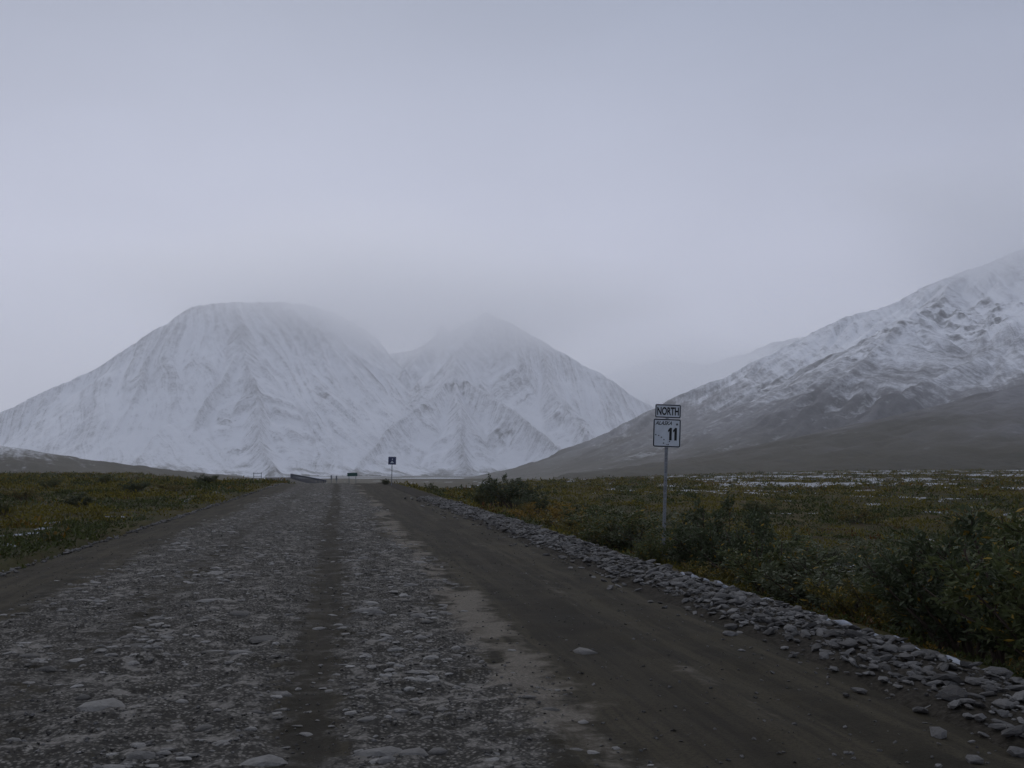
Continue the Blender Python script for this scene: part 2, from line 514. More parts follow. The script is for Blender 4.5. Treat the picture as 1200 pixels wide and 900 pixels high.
shoulder = link('gravel_shoulder', mesh_np('gravel_shoulder', np.stack([(U2 + road_c(Y2)).ravel(), Y2.ravel(), shoulder_z(U2, Y2).ravel()], 1), grid_faces(*U2.shape), True), k.m, kind='structure')
n = 11000
yy = 2.5 + 50 * rng.random(n) ** 1.1
uu = RR - 0.02 + rng.beta(1.35, 1.45, n) * 1.42 * sstep(60, 38, yy) + 0.22 * fbm(yy * .35, yy * 0, 88, 3)
stray = rng.random(n) < 0.10
uu[stray] -= rng.random(stray.sum()) ** 2 * 0.9
size = 0.012 + 0.050 * rng.random(n) ** 2.6 + 0.06 * rng.random(n) ** 20
size *= 1 + 0.006 * yy
P = np.stack([uu + road_c(yy), yy, np.where(uu < RR + .05, road_surface(np.minimum(uu, RR), yy), shoulder_z(uu, yy)) + size * 0.16 + 0.015 * rng.random(n)], 1)
S = size[:, None] * rng.uniform(.7, 1.35, (n, 3)) * np.array([[1.15, 1.0, .62]])
rz = rng.uniform(0, 6.28, n); tl = rng.uniform(-.5, .5, n)
big = [(4.75, 7.9, .11), (5.0, 8.3, .10), (4.55, 8.5, .09), (5.25, 7.4, .11), (4.9, 10.6, .11), (4.65, 11.4, .11), (5.1, 12.6, .10), (4.6, 14.5, .11)]
bp = np.array([(u_, y_, float(shoulder_z(np.float64(u_), np.float64(y_))) + s_ * .2) for u_, y_, s_ in big])
P = np.concatenate([P, bp]); S = np.concatenate([S, np.array([(s_ * 1.2, s_ * .9, s_ * .55) for _, _, s_ in big])])
rz = np.concatenate([rz, rng.uniform(0, 6, len(big))]); tl = np.concatenate([tl, rng.uniform(-.2, .2, len(big))])
sz = S.max(1)
inview = (P[:, 0] / np.maximum(P[:, 1], .1)) < 0.78
order = np.argsort(-sz / np.hypot(P[:, 0], P[:, 1]) * inview)
a, b = order[:295], order[295:]
place_stones(PROTO, P[a], S[a], rz[a], tl[a], shoulder)
merged_stones('rubble', PROTO, P[b], S[b], rz[b], tl[b], m_rock, shoulder)

# ------------------------------------------------------------------ mountains
def erode(h, cell, drops, steps, seed, rate=0.15, cap=4.0):
    g = np.random.default_rng(seed)
    H = h / cell
    ny, nx = H.shape
    for bt in range(8):
        m = drops // 8
        x = g.uniform(1, nx - 3, m); y = g.uniform(1, ny - 3, m)
        dx = np.zeros(m); dy = np.zeros(m); sed = np.zeros(m); wat = np.ones(m); sp = np.ones(m)
        acc = np.zeros(nx * ny)
        for s_ in range(steps):
            xi = x.astype(int); yi = y.astype(int); fx = x - xi; fy = y - yi
            i = yi * nx + xi
            Hf = H.ravel()
            a_, b_, c_, d_ = Hf[i], Hf[i + 1], Hf[i + nx], Hf[i + nx + 1]
            gx = (b_ - a_) * (1 - fy) + (d_ - c_) * fy; gy = (c_ - a_) * (1 - fx) + (d_ - b_) * fx
            h0 = (a_ * (1 - fx) + b_ * fx) * (1 - fy) + (c_ * (1 - fx) + d_ * fx) * fy
            dx = dx * .15 - gx * .85; dy = dy * .15 - gy * .85
            ln = np.hypot(dx, dy) + 1e-9; dx /= ln; dy /= ln
            x2 = np.clip(x + dx, 1, nx - 3); y2 = np.clip(y + dy, 1, ny - 3)
            xj = x2.astype(int); yj = y2.astype(int); gx2 = x2 - xj; gy2 = y2 - yj; j = yj * nx + xj
            h1 = (Hf[j] * (1 - gx2) + Hf[j + 1] * gx2) * (1 - gy2) + (Hf[j + nx] * (1 - gx2) + Hf[j + nx + 1] * gx2) * gy2
            dh = h1 - h0
            capq = np.maximum(-dh, .01) * sp * wat * cap
            dep = np.where(dh > 0, np.minimum(dh, sed), np.where(sed > capq, (sed - capq) * .3, -np.minimum((capq - sed) * rate, -np.minimum(dh, 0))))
            dep = np.where((x > 3) & (x < nx - 5) & (y > 3) & (y < ny - 5), dep, 0)
            sed -= dep
            for o_, wgt in ((0, (1 - fx) * (1 - fy)), (1, fx * (1 - fy)), (nx, (1 - fx) * fy), (nx + 1, fx * fy)):
                acc += np.bincount(i + o_, dep * wgt, nx * ny)
            sp = np.sqrt(np.maximum(sp * sp - dh * .6, .05)); wat *= .985
            x, y = x2, y2
        D_ = acc.reshape(ny, nx)
        D_ = np.clip(D_, -.35, .25)
        B = D_.copy()
        B[1:-1, 1:-1] = D_[1:-1, 1:-1] * .4 + .1 * (D_[:-2, 1:-1] + D_[2:, 1:-1] + D_[1:-1, :-2] + D_[1:-1, 2:]) + .05 * (D_[:-2, :-2] + D_[2:, 2:] + D_[:-2, 2:] + D_[2:, :-2])
        H = H + B
    return H * cell

def blur(a, n=1):
    for _ in range(n):
        p = np.pad(a, 1, mode='edge')
        a = (p[1:-1, 1:-1] * 4 + 2 * (p[:-2, 1:-1] + p[2:, 1:-1] + p[1:-1, :-2] + p[1:-1, 2:]) + p[:-2, :-2] + p[2:, 2:] + p[:-2, 2:] + p[2:, :-2]) / 16
    return a

def mountain(name, ridges, base, slope, cell, seed, margin=900, snow=None, drops=60000, steps=45, warp=50, rough=10, power=1.35, gully=34, crags=()):
    """ridges: list of polylines of (px, py, depth); the land falls away from each ridge line"""
    lines = [np.array([at(*p) for p in rd_]) for rd_ in ridges]
    allp = np.concatenate(lines)
    x0, y0 = allp[:, 0].min() - margin, allp[:, 1].min() - margin
    x1, y1 = allp[:, 0].max() + margin, allp[:, 1].max() + margin
    X, Yg = np.meshgrid(np.arange(x0, x1, cell), np.arange(y0, y1, cell))
    wx = X + warp * fbm(X / 480, Yg / 480, seed, 3, .4); wy = Yg + warp * fbm(X / 480, Yg / 480, seed + 9, 3, .4)
    H = np.zeros(X.shape); SA = np.zeros(X.shape); DS = np.zeros(X.shape); RN = np.ones(X.shape)
    for li, ln in enumerate(lines):
        arc = li * 5000.0
        HL = np.zeros(X.shape)
        for p, q in zip(ln[:-1], ln[1:]):
            d = q[:2] - p[:2]; L2 = d @ d + 1e-9
            al = ((wx - p[0]) * d[0] + (wy - p[1]) * d[1]) / math.sqrt(L2)
            t = np.clip(al / math.sqrt(L2), 0, 1)
            dist = np.hypot(wx - p[0] - t * d[0], wy - p[1] - t * d[1])
            zr = p[2] + t * (q[2] - p[2]) - base
            run = np.maximum(zr, 1) / math.tan(R(slope)) * power
            h = np.maximum(zr, 0) * np.maximum(0, 1 - dist / run) ** power
            side = (wx - p[0]) * d[1] - (wy - p[1]) * d[0] > 0
            win = (h > H) & (h > HL)
            SA = np.where(win, arc + al + 2500 * side, SA); DS = np.where(win, dist, DS); RN = np.where(win, run, RN)
            HL = np.maximum(HL, h)
            arc += math.sqrt(L2)
        kk = 3.0                                       # soft join between spurs
        m_ = np.maximum(H, HL)
        H = m_ + np.where((H > 2) & (HL > 2), kk * np.log1p(np.exp(-np.abs(H - HL) / kk)) - kk * .0, 0)
    env = np.clip(H / 160, 0, 1)
    fr = np.clip(DS / RN, 0, 1)
    SW = SA + 26 * fbm(X / 300, Yg / 300, seed + 3, 2)
    gl1 = 1 - np.abs(vnoise(SW / 170, DS / 1500, seed + 50)) * 2.2; gl2 = 1 - np.abs(vnoise(SW / 75, DS / 1100, seed + 51)) * 2.2
    gl3 = 1 - np.abs(vnoise(SW / 33, DS / 700, seed + 52)) * 2.2
    gul = gully * (1.0 * np.clip(gl1, 0, 1) ** 2 + .5 * np.clip(gl2, 0, 1) ** 2 + .22 * np.clip(gl3, 0, 1) ** 2) * (sstep(0.0, .25, fr) * .85 + .15) * sstep(1.0, .45, fr)
    gul = blur(gul, 1)
    H = H - np.minimum(gul, H * .5) * env
    H = H + env * rough * (fbm(X / 190, Yg / 190, seed + 20, 5, .5))
    cr_ = np.zeros(X.shape)
    for px_, py_, dp_, rad_ in crags:                 # rock outcrops
        c0 = at(px_, py_, dp_)
        dd = np.hypot((X - c0[0]) / 1.25, Yg - c0[1]) / rad_
        cr_ = np.maximum(cr_, sstep(1.1, .35, dd + .55 * fbm(X / 70, Yg / 70, seed + 61, 4)))
    H = H + cr_ * 9 * fbm(X / 38, Yg / 38, seed + 63, 4, .6)
    H0 = H.copy()
    H = erode(H, cell, drops, steps, seed)
    H = np.where(H0 < 3, np.minimum(H, H0), H)
    gy_, gx_ = np.gradient(H, cell)
    sl = np.hypot(gx_, gy_)
    curv = blur(H, 3) - H                              # > 0 in hollows
    curv2 = blur(H, 14) - H
    Z = H + base - 8 - 45 * sstep(10, 0, H)
    att = snow(X, Yg, Z, sl, curv, curv2, H) + .005 * gul - .5 * cr_ * sstep(-.2, .35, fbm(X / 45, Yg / 45, seed + 66, 4, .6))
    ny, nx = X.shape
    me = mesh_np(name, np.stack([X.ravel(), Yg.ravel(), Z.ravel()], 1), grid_faces(ny, nx), True,
                 {'snow': att.ravel(), 'rock': np.maximum(sstep(.85, 1.3, sl), cr_).ravel(), 'flow': np.stack([SW.ravel(), DS.ravel(), 0 * DS.ravel()], 1), 'high': np.clip(H / 500, 0, 1).ravel()})
    return me

mm = NT('mountain_side', 0.92, 0.12)
sn = mm.attr('snow'); rk = mm.attr('rock'); hi = mm.attr('high')
fl = mm.attr('flow', 'Vector')
nA = mm.noise(0.035, 9, 0.72); nB = mm.noise(0.004, 6, 0.6); nC = mm.noise(0.13, 6, 0.75)
nS = mm.noise(1.0, 5, 0.62, (1 / 24, 1 / 620, 1), fl); nT = mm.noise(1.0, 4, 0.6, (1 / 9, 1 / 300, 1), fl)
low = mm.mix(mm.rng(nB, .35, .65), (0.032, 0.027, 0.010), (0.056, 0.045, 0.020))
low = mm.mix(mm.math('MULTIPLY', mm.rng(nS, .4, .65), .6), low, (0.072, 0.063, 0.044))
low = mm.mix(mm.math('MULTIPLY', mm.rng(nA, .5, .7), .5), low, (0.022, 0.022, 0.012))
scree = mm.mix(mm.rng(nA, .35, .65), (0.135, 0.130, 0.137), (0.215, 0.21, 0.215))
grd = mm.mix(mm.rng(mm.math('ADD', hi, mm.math('MULTIPLY', mm.math('SUBTRACT', nB, .5), .6)), .06, .38), low, scree)
grd = mm.mix(mm.math('MULTIPLY', rk, .8), grd, mm.mix(mm.rng(nA, .4, .65), (0.040, 0.039, 0.043), (0.10, 0.097, 0.10)))
cov = mm.math('ADD', sn, mm.math('MULTIPLY', mm.math('SUBTRACT', nA, .5), 1.05))
cov = mm.math('ADD', cov, mm.math('MULTIPLY', mm.math('SUBTRACT', nC, .5), .8))
cov = mm.math('ADD', cov, mm.math('MULTIPLY', mm.math('SUBTRACT', nS, .5), 1.0))
cov = mm.math('ADD', cov, mm.math('MULTIPLY', mm.math('SUBTRACT', nT, .5), .7))
f_ = mm.rng(cov, .0, .95)
mm.color(mm.mix(f_, grd, (0.87, 0.88, 0.905)))
mm.bump(nA, .7, 8.0); mm.bump(nS, .5, 8.0); mm.bump(nC, .4, 1.5)

def snow_white(X, Yv, Z, sl, curv, curv2, H):
    s_ = 0.84 - 0.20 * sstep(.6, 1.2, sl) + 0.012 * np.clip(curv, -4, 4) + 0.004 * np.clip(curv2, -15, 15)
    lowb = sstep(75, 5, H + 22 * fbm(X / 160, Yv / 90, 73, 4))
    return s_ + 0.13 * fbm(X / 260, Yv / 260, 71, 4) - 0.62 * lowb * sstep(-.35, .4, fbm(X / 190, Yv / 70, 75, 4))
def snow_line(X, Yv, Z, sl, curv, curv2, H):
    n_ = fbm(X / 300, Yv / 300, 77, 5, .55)
    s_ = -0.12 + 0.90 * sstep(10, 440, Z + 80 * n_) - 0.10 * sstep(.6, 1.1, sl) + 0.012 * np.clip(curv, -4, 4) + 0.003 * np.clip(curv2, -15, 15)
    return s_ + 0.10 * n_
def snow_none(X, Yv, Z, sl, curv, curv2, H):
    return -0.30 + 0.30 * fbm(X / 90, Yv / 90, 79, 5, .6) + 0.25 * sstep(60, 260, Z) + 0.02 * np.clip(curv, -4, 4)

RID1 = [[(-420, 560, 5600), (-200, 520, 5400), (0, 480, 5200), (60, 455, 5150), (110, 428, 5100), (160, 394, 5050), (200, 371, 5000), (225, 358, 5000), (270, 350, 5000), (335, 350, 5150), (395, 362, 5500), (440, 392, 5900)],
        [(60, 455, 5150), (70, 500, 4750), (60, 545, 4450)],
        [(205, 368, 5000), (170, 430, 4700), (140, 490, 4450), (120, 545, 4200)],
        [(272, 350, 5000), (285, 400, 4700), (290, 450, 4450), (310, 505, 4150), (330, 548, 3900)],
        [(335, 352, 5150), (365, 420, 4900), (390, 480, 4600), (405, 535, 4300)],
        [(285, 400, 4700), (240, 470, 4400), (215, 535, 4150)]]
RID2 = [[(395, 420, 6600), (470, 410, 6200), (525, 390, 5750), (546, 374, 5650), (560, 363, 5600), (578, 371, 5620), (610, 386, 5660), (640, 402, 5700), (690, 430, 5800), (755, 468, 5900), (830, 520, 6000)],
        [(560, 366, 5600), (540, 405, 5250), (537, 432, 4950), (495, 468, 4700), (455, 505, 4450), (425, 540, 4200)],
        [(537, 432, 4950), (590, 470, 4750), (640, 505, 4550), (680, 535, 4350)],
        [(537, 432, 4950), (535, 480, 4600), (540, 540, 4250)],
        [(625, 392, 5700), (645, 440, 5350), (665, 470, 5050), (690, 510, 4800), (720, 540, 4600)],
        [(520, 378, 5750), (470, 430, 5400), (440, 480, 5100)]]
RID3 = [[(560, 558, 3300), (640, 532, 3350), (700, 503, 3400), (760, 474, 3450), (830, 444, 3500), (900, 414, 3500), (950, 394, 3520), (1000, 369, 3550), (1050, 348, 3600), (1100, 326, 3650), (1150, 306, 3700), (1200, 288, 3700), (1320, 250, 3800), (1450, 250, 3900)],
        [(1130, 318, 3650), (1100, 345, 3250), (1060, 365, 3050), (1020, 410, 2800), (960, 470, 2500), (930, 520, 2250)],
        [(1250, 330, 3400), (1200, 388, 2900), (1120, 425, 2650), (1050, 460, 2450), (1000, 500, 2250), (960, 545, 2000)],
        [(900, 414, 3500), (860, 470, 3050), (820, 530, 2600)],
        [(760, 474, 3450), (740, 515, 3000), (700, 548, 2600)]]
RID4 = [[(1400, 400, 2000), (1300, 415, 1900), (1200, 455, 1750), (1130, 492, 1600), (1060, 532, 1500), (1000, 556, 1420)]]
RID5 = [[(600, 470, 9500), (700, 440, 9500), (770, 418, 9500), (830, 425, 9500), (900, 400, 9500), (1000, 380, 9500)], [(770, 418, 9500), (760, 480, 8700), (750, 530, 8200)]]
RID6 = [[(-500, 430, 1900), (-200, 478, 1800), (-60, 506, 1700), (0, 521, 1650), (50, 537, 1600), (120, 553, 1500)]]
m1 = mountain('mountain', RID1, -42, 46, 10.0, 5, snow=snow_white, drops=40000, crags=((280, 490, 4150, 45), (265, 462, 4350, 40), (380, 462, 4650, 50), (230, 362, 4980, 60)))
m2 = mountain('mountain', RID2, -42, 46, 10.0, 15, snow=snow_white, drops=40000, crags=((597, 518, 4600, 60), (665, 465, 5050, 70), (690, 500, 4850, 60), (540, 450, 4850, 50), (490, 470, 4650, 50)))
m3 = mountain('mountain', RID3, -42, 29, 9.0, 25, snow=snow_line, drops=40000, margin=700, gully=15, crags=((1095, 362, 3180, 190), (1045, 372, 3000, 110), (1140, 372, 3100, 120), (955, 482, 2450, 150), (1000, 490, 2420, 150), (900, 440, 3150, 70), (1010, 420, 2850, 60)))
m4 = mountain('hill', RID4, -14, 15, 9.0, 35, snow=snow_none, drops=15000, margin=500, rough=4, warp=30, gully=8)
m5 = mountain('mountain', RID5, -60, 30, 24.0, 45, snow=snow_white, drops=15000, margin=900)
m6 = mountain('hill', RID6, -22, 11, 9.0, 55, snow=lambda *a_: snow_line(*a_[:2], a_[2] * 12 - 70, *a_[3:]), drops=15000, margin=400, rough=3, warp=30, gully=6)
for me, nm, lb in ((m1, 'mountain', 'broad snow covered mountain behind the left side of the road'),
                   (m2, 'mountain', 'pointed snow covered mountain with a pyramid shaped spur, behind the far small sign'),
                   (m3, 'mountain', 'long brown mountain flank with snow and crags on its upper slopes, at the right'),
                   (m4, 'hill', 'dark brown grassy hillside at the right edge'),
                   (m5, 'mountain', 'very faint mountain almost lost in the cloud, between the two nearer ones'),
                   (m6, 'hill', 'low dark hill with thin snow at the left edge')):
    link(nm, me, mm.m, label=lb, kind='structure')

# ------------------------------------------------------------------ plants
def leaves_arrays(C, Dr, ln, wd):
    """one bent leaf blade (two triangles) per centre; returns verts, faces"""
    n = len(C)
    Dr = Dr / (np.linalg.norm(Dr, axis=1, keepdims=True) + 1e-9)
    rv = rng.normal(size=(n, 3))
    sd_ = np.cross(Dr, rv); sd_ /= np.linalg.norm(sd_, axis=1, keepdims=True) + 1e-9
    up = np.cross(sd_, Dr)
    ln = ln[:, None]; wd = wd[:, None]
    v0 = C; v1 = C + Dr * ln * .45 + sd_ * wd * .5 - up * ln * .06; v2 = C + Dr * ln; v3 = C + Dr * ln * .45 - sd_ * wd * .5 - up * ln * .06
    V = np.stack([v0, v1, v2, v3], 1).reshape(-1, 3)
    i = np.arange(n)[:, None] * 4
    Fc = np.concatenate([i + np.array([[0, 1, 2]]), i + np.array([[0, 2, 3]])], 0)
    return V, Fc

def leaf_mat(name, sat=1.0):
    q = NT(name, 0.6, 0.25)
    q.color(q.attr('tint', 'Color'))
    q.b.inputs['Subsurface Weight'].default_value = 0.0
    tr_ = q.n('ShaderNodeBsdfTranslucent'); q.l(q.attr('tint', 'Color'), tr_.inputs['Color'])
    ms = q.n('ShaderNodeMixShader'); ms.inputs[0].default_value = 0.25
    o_ = q.t.nodes['Material Output']
    q.l(q.b.outputs[0], ms.inputs[1]); q.l(tr_.outputs[0], ms.inputs[2]); q.l(ms.outputs[0], o_.inputs['Surface'])
    return q.m
m_leaf = leaf_mat('leaf')
m_stem = plain('stem_bark', (0.070, 0.052, 0.040), 0.85, 0.1)

def tube(path, r0, r1, sides=5):
    path = np.asarray(path); n = len(path)
    V = []
    for i, p in enumerate(path):
        d = path[min(i + 1, n - 1)] - path[max(i - 1, 0)]; d = d / (np.linalg.norm(d) + 1e-9)
        a_ = np.cross(d, (0.31, 0.9, 0.2)); a_ /= np.linalg.norm(a_); b_ = np.cross(d, a_)
        r = r0 + (r1 - r0) * i / (n - 1)
        for s_ in range(sides):
            t = 2 * math.pi * s_ / sides
            V.append(p + r * (a_ * math.cos(t) + b_ * math.sin(t)))
    Fc = []
    for i in range(n - 1):
        for s_ in range(sides):
            t = (s_ + 1) % sides
            Fc.append((i * sides + s_, i * sides + t, (i + 1) * sides + t, (i + 1) * sides + s_))
    return np.array(V), np.array(Fc)

PAL = {'green': ((0.060, 0.074, 0.026), (0.100, 0.112, 0.042), 0.07),
       'grey': ((0.074, 0.086, 0.043), (0.135, 0.148, 0.090), 0.04),
       'dark': ((0.042, 0.054, 0.025), (0.078, 0.092, 0.044), 0.03),
       'olive': ((0.075, 0.074, 0.022), (0.125, 0.112, 0.030), 0.2),
       'gold': ((0.17, 0.105, 0.020), (0.28, 0.165, 0.026), 0.5)}

def shrub_meshes(seed, pal, stems=13, twigs=7, per=46, spread=0.75, leaf=0.055):
    """a willow about 1 m high and 1.5 m wide, on its own ground point"""
    g = np.random.default_rng(seed)
    SV, SF, base = [], [], 0
    C, Dr = [], []
    for i in range(stems):
        az = g.uniform(0, 6.283); lean = g.uniform(.1, 1.0) * spread; hgt = g.uniform(.65, 1.05) * (1 - .25 * lean)
        b0 = np.array((math.cos(az), math.sin(az), 0)) * g.uniform(0, .16)
        pts = []
        for t in np.linspace(0, 1, 6):
            o_ = np.array((math.cos(az), math.sin(az), 0)) * lean * (t ** 1.3) + np.array((0, 0, hgt * (t - .12 * t * t * lean) - .12 * (t == 0)))
            pts.append(b0 + o_ + g.normal(size=3) * .02 * t)
        v_, f_2 = tube(pts, .013, .004); SV.append(v_); SF.append(f_2 + base); base += len(v_)
        for k_ in range(twigs):
            t = g.uniform(.25, 1); fi = t * 5; i0 = min(int(fi), 4); p = pts[i0] + (pts[i0 + 1] - pts[i0]) * (fi - i0)
            d = g.normal(size=3) * (.6, .6, .35) + np.array((math.cos(az) * .35, math.sin(az) * .35, .65)); d /= np.linalg.norm(d)
            ll = g.uniform(.14, .32) * (1.1 - .3 * t)
            q = [p, p + d * ll * .5 + g.normal(size=3) * .01, p + d * ll + np.array((0, 0, .02))]
            v_, f_2 = tube(q, .005, .002, 3); SV.append(v_); SF.append(f_2 + base); base += len(v_)
            s_ = g.uniform(.05, 1.05, per)
            C.append(p + d * ll * s_[:, None] + g.normal(size=(per, 3)) * .025)
            dd = g.normal(size=(per, 3)) * .8 + d * .9; Dr.append(dd)
    C = np.concatenate(C); Dr = np.concatenate(Dr)
    keep = C[:, 2] > .06
    C, Dr = C[keep], Dr[keep]
    n = len(C)
    V, Fc = leaves_arrays(C, Dr, g.uniform(.7, 1.3, n) * leaf, g.uniform(.7, 1.2, n) * leaf * .42)
    lo, hi_, yel = PAL[pal]
    t = g.random(n)[:, None]
    tint = np.array(lo) * (1 - t) + np.array(hi_) * t
    ye = (g.random(n) < yel) 
    tint[ye] = np.array((0.26, 0.17, 0.022)) * g.uniform(.6, 1.1, (ye.sum(), 1))
    fol = mesh_np('foliage', V, Fc, False, {'tint': np.repeat(tint, 4, 0)})
    fol.materials.append(m_leaf)
    stm = mesh_np('stems', np.concatenate(SV), np.concatenate(SF), True)
    stm.materials.append(m_stem)
    return fol, stm

SHR = {}
for j, (pal, kw) in enumerate((('green', {}), ('dark', dict(stems=15, twigs=8)), ('grey', dict(spread=.95, leaf=.05)), ('olive', dict(spread=.9)), ('gold', dict(spread=.9, leaf=.045)), ('dark', dict(stems=17, twigs=8, spread=.6)), ('grey', dict(stems=15)))):
    SHR.setdefault(pal, []).append(shrub_meshes(900 + j, pal, **kw))

def shrub(px, depth, sc_, pal, label, wide=1.0, group=None):
    p = at(px, 545, depth)
    x, y = p[0], p[1]
    u = x - float(road_c(y))
    z = float(ground_z(x, y)) if u > RR + 1.9 or u < RL else float(shoulder_z(np.float64(u), np.float64(y)))
    o = empty('willow_shrub', (x, y, z - 0.02), label, 'shrub', group or 'willow shrubs beside the road', (0, 0, random.uniform(0, 6.28)))
    o.scale = (sc_ * wide, sc_ * wide, sc_)
    f_1, s_1 = random.choice(SHR[pal])
    link('foliage', f_1, parent=o); link('stems', s_1, parent=o)
    return o

for px, dep, s_, pal, wd, lb in (
    (583, 64, 1.9, 'dark', 1.3, 'dark green shrub rising highest in the far clump past the stony shoulder'),
    (606, 60, 1.8, 'dark', 1.7, 'dark shrub in the right half of the far clump, before the plain'),
    (562, 62, 1.2, 'green', 1.3, 'green shrub at the left end of the far clump by the shoulder'),
    (628, 54, 1.1, 'dark', 1.6, 'dark low shrub behind the orange yellow bush'),
    (452, 88, .55, 'dark', 1.2, 'small dark shrub at the foot of the far small square sign'),
    (505, 84, 1.0, 'green', 1.2, 'lone small round green shrub between the far sign and the far clump'),
    (630, 39, 1.15, 'gold', 1.8, 'orange yellow autumn bush beside the stony shoulder'),
    (598, 50, .9, 'olive', 1.4, 'olive shrub just in front of the far dark clump'),
    (660, 36, 1.1, 'olive', 1.9, 'olive shrub just right of the orange yellow bush'),
    (690, 31, 1.2, 'green', 1.9, 'green shrub midway between the orange bush and the route sign'),
    (722, 30, 1.35, 'grey', 1.9, 'grey green shrub behind and left of the route sign'),
    (700, 25, .85, 'olive', 1.3, 'olive shrub at the edge of the stones left of the route sign'),
    (742, 24, 1.15, 'green', 1.8, 'green shrub close to the left of the sign post'),
    (768, 19.5, .85, 'green', 1.2, 'green shrub in front of the foot of the sign post'),
    (800, 23, 1.3, 'grey', 1.7, 'grey green shrub right behind the route sign post'),
    (838, 20.5, 1.65, 'dark', 1.1, 'tall dark green shrub right of the route sign'),
    (880, 18.5, 1.45, 'dark', 1.2, 'tall dark shrub, second to the right of the route sign'),
    (820, 17.2, .75, 'olive', 1.3, 'low olive shrub at the edge of the stones below the tall dark shrubs'),
    (905, 15.8, .95, 'green', 1.6, 'low green shrub beside the bent pale stick'),
    (940, 17.0, 1.15, 'grey', 1.7, 'silvery grey shrub right of the tall dark pair'),
    (985, 15.0, 1.05, 'grey', 1.75, 'silvery grey shrub in the middle of the right hand thicket'),
    (1020, 13.6, .8, 'olive', 1.1, 'yellowish shrub by the snow strip behind the stones'),
    (1030, 17.5, 1.2, 'green', 1.8, 'green shrub behind the yellowish shrub by the snow strip'),
    (1075, 13.6, 1.15, 'green', 1.3, 'green shrub left of the big dark shrub at the right edge'),
    (1110, 15.8, 1.5, 'green', 1.3, 'green shrub behind the big dark shrub at the right edge'),
    (1135, 12.3, 1.45, 'dark', 1.15, 'big dark shrub near the right edge above the snow strip'),
    (1195, 11.5, 1.6, 'dark', 1.2, 'biggest dark shrub, cut by the right edge of the picture'),
    (1200, 16.5, 1.9, 'green', 1.2, 'tall green shrub behind the biggest dark one at the right edge'),
    (1245, 10.5, 1.5, 'green', 1.2, 'nearest green shrub, only just reaching in at the right edge'),
    (868, 25.5, 1.1, 'green', 1.5, 'green shrub in the second row behind the tall dark pair'),
    (960, 24, 1.1, 'grey', 2.0, 'grey green shrub in the second row behind the silvery ones'),
    (1060, 24, .9, 'green', 1.6, 'low green shrub on the open tundra behind the thicket'),
    (60, 75, .8, 'green', 2.0, 'green hummock of shrubs far out on the left hand tundra'),
    (30, 52, .6, 'olive', 2.2, 'low olive shrub near the left edge of the picture'),
    (205, 66, .7, 'olive', 2.0, 'yellowish shrub on the left tundra next to the dark standout shrub'),
    (120, 95, .9, 'green', 2.2, 'farthest green shrub on the left hand tundra below the big mountain'),
    (5, 36, .5, 'green', 1.8, 'low green shrub cut by the left edge of the picture'),
    (1000, 48, .8, 'olive', 2.2, 'olive hummock on the open plain between thicket and snow strip'),
    (1120, 40, .8, 'green', 2.2, 'green hummock on the open plain above the right thicket'),
    (890, 55, .8, 'green', 2.4, 'broad green hummock on the plain right of the route sign'),
    (155, 60, .8, 'dark', 1.7, 'dark green shrub standing out on the left hand tundra'),
    (95, 42, .55, 'dark', 2.0, 'low dark shrub on the left hand tundra near the snow patch'),
    (240, 85, .9, 'dark', 1.8, 'dark low shrub far along the left edge of the road')):
    shrub(px, dep, s_, pal, lb, wd)

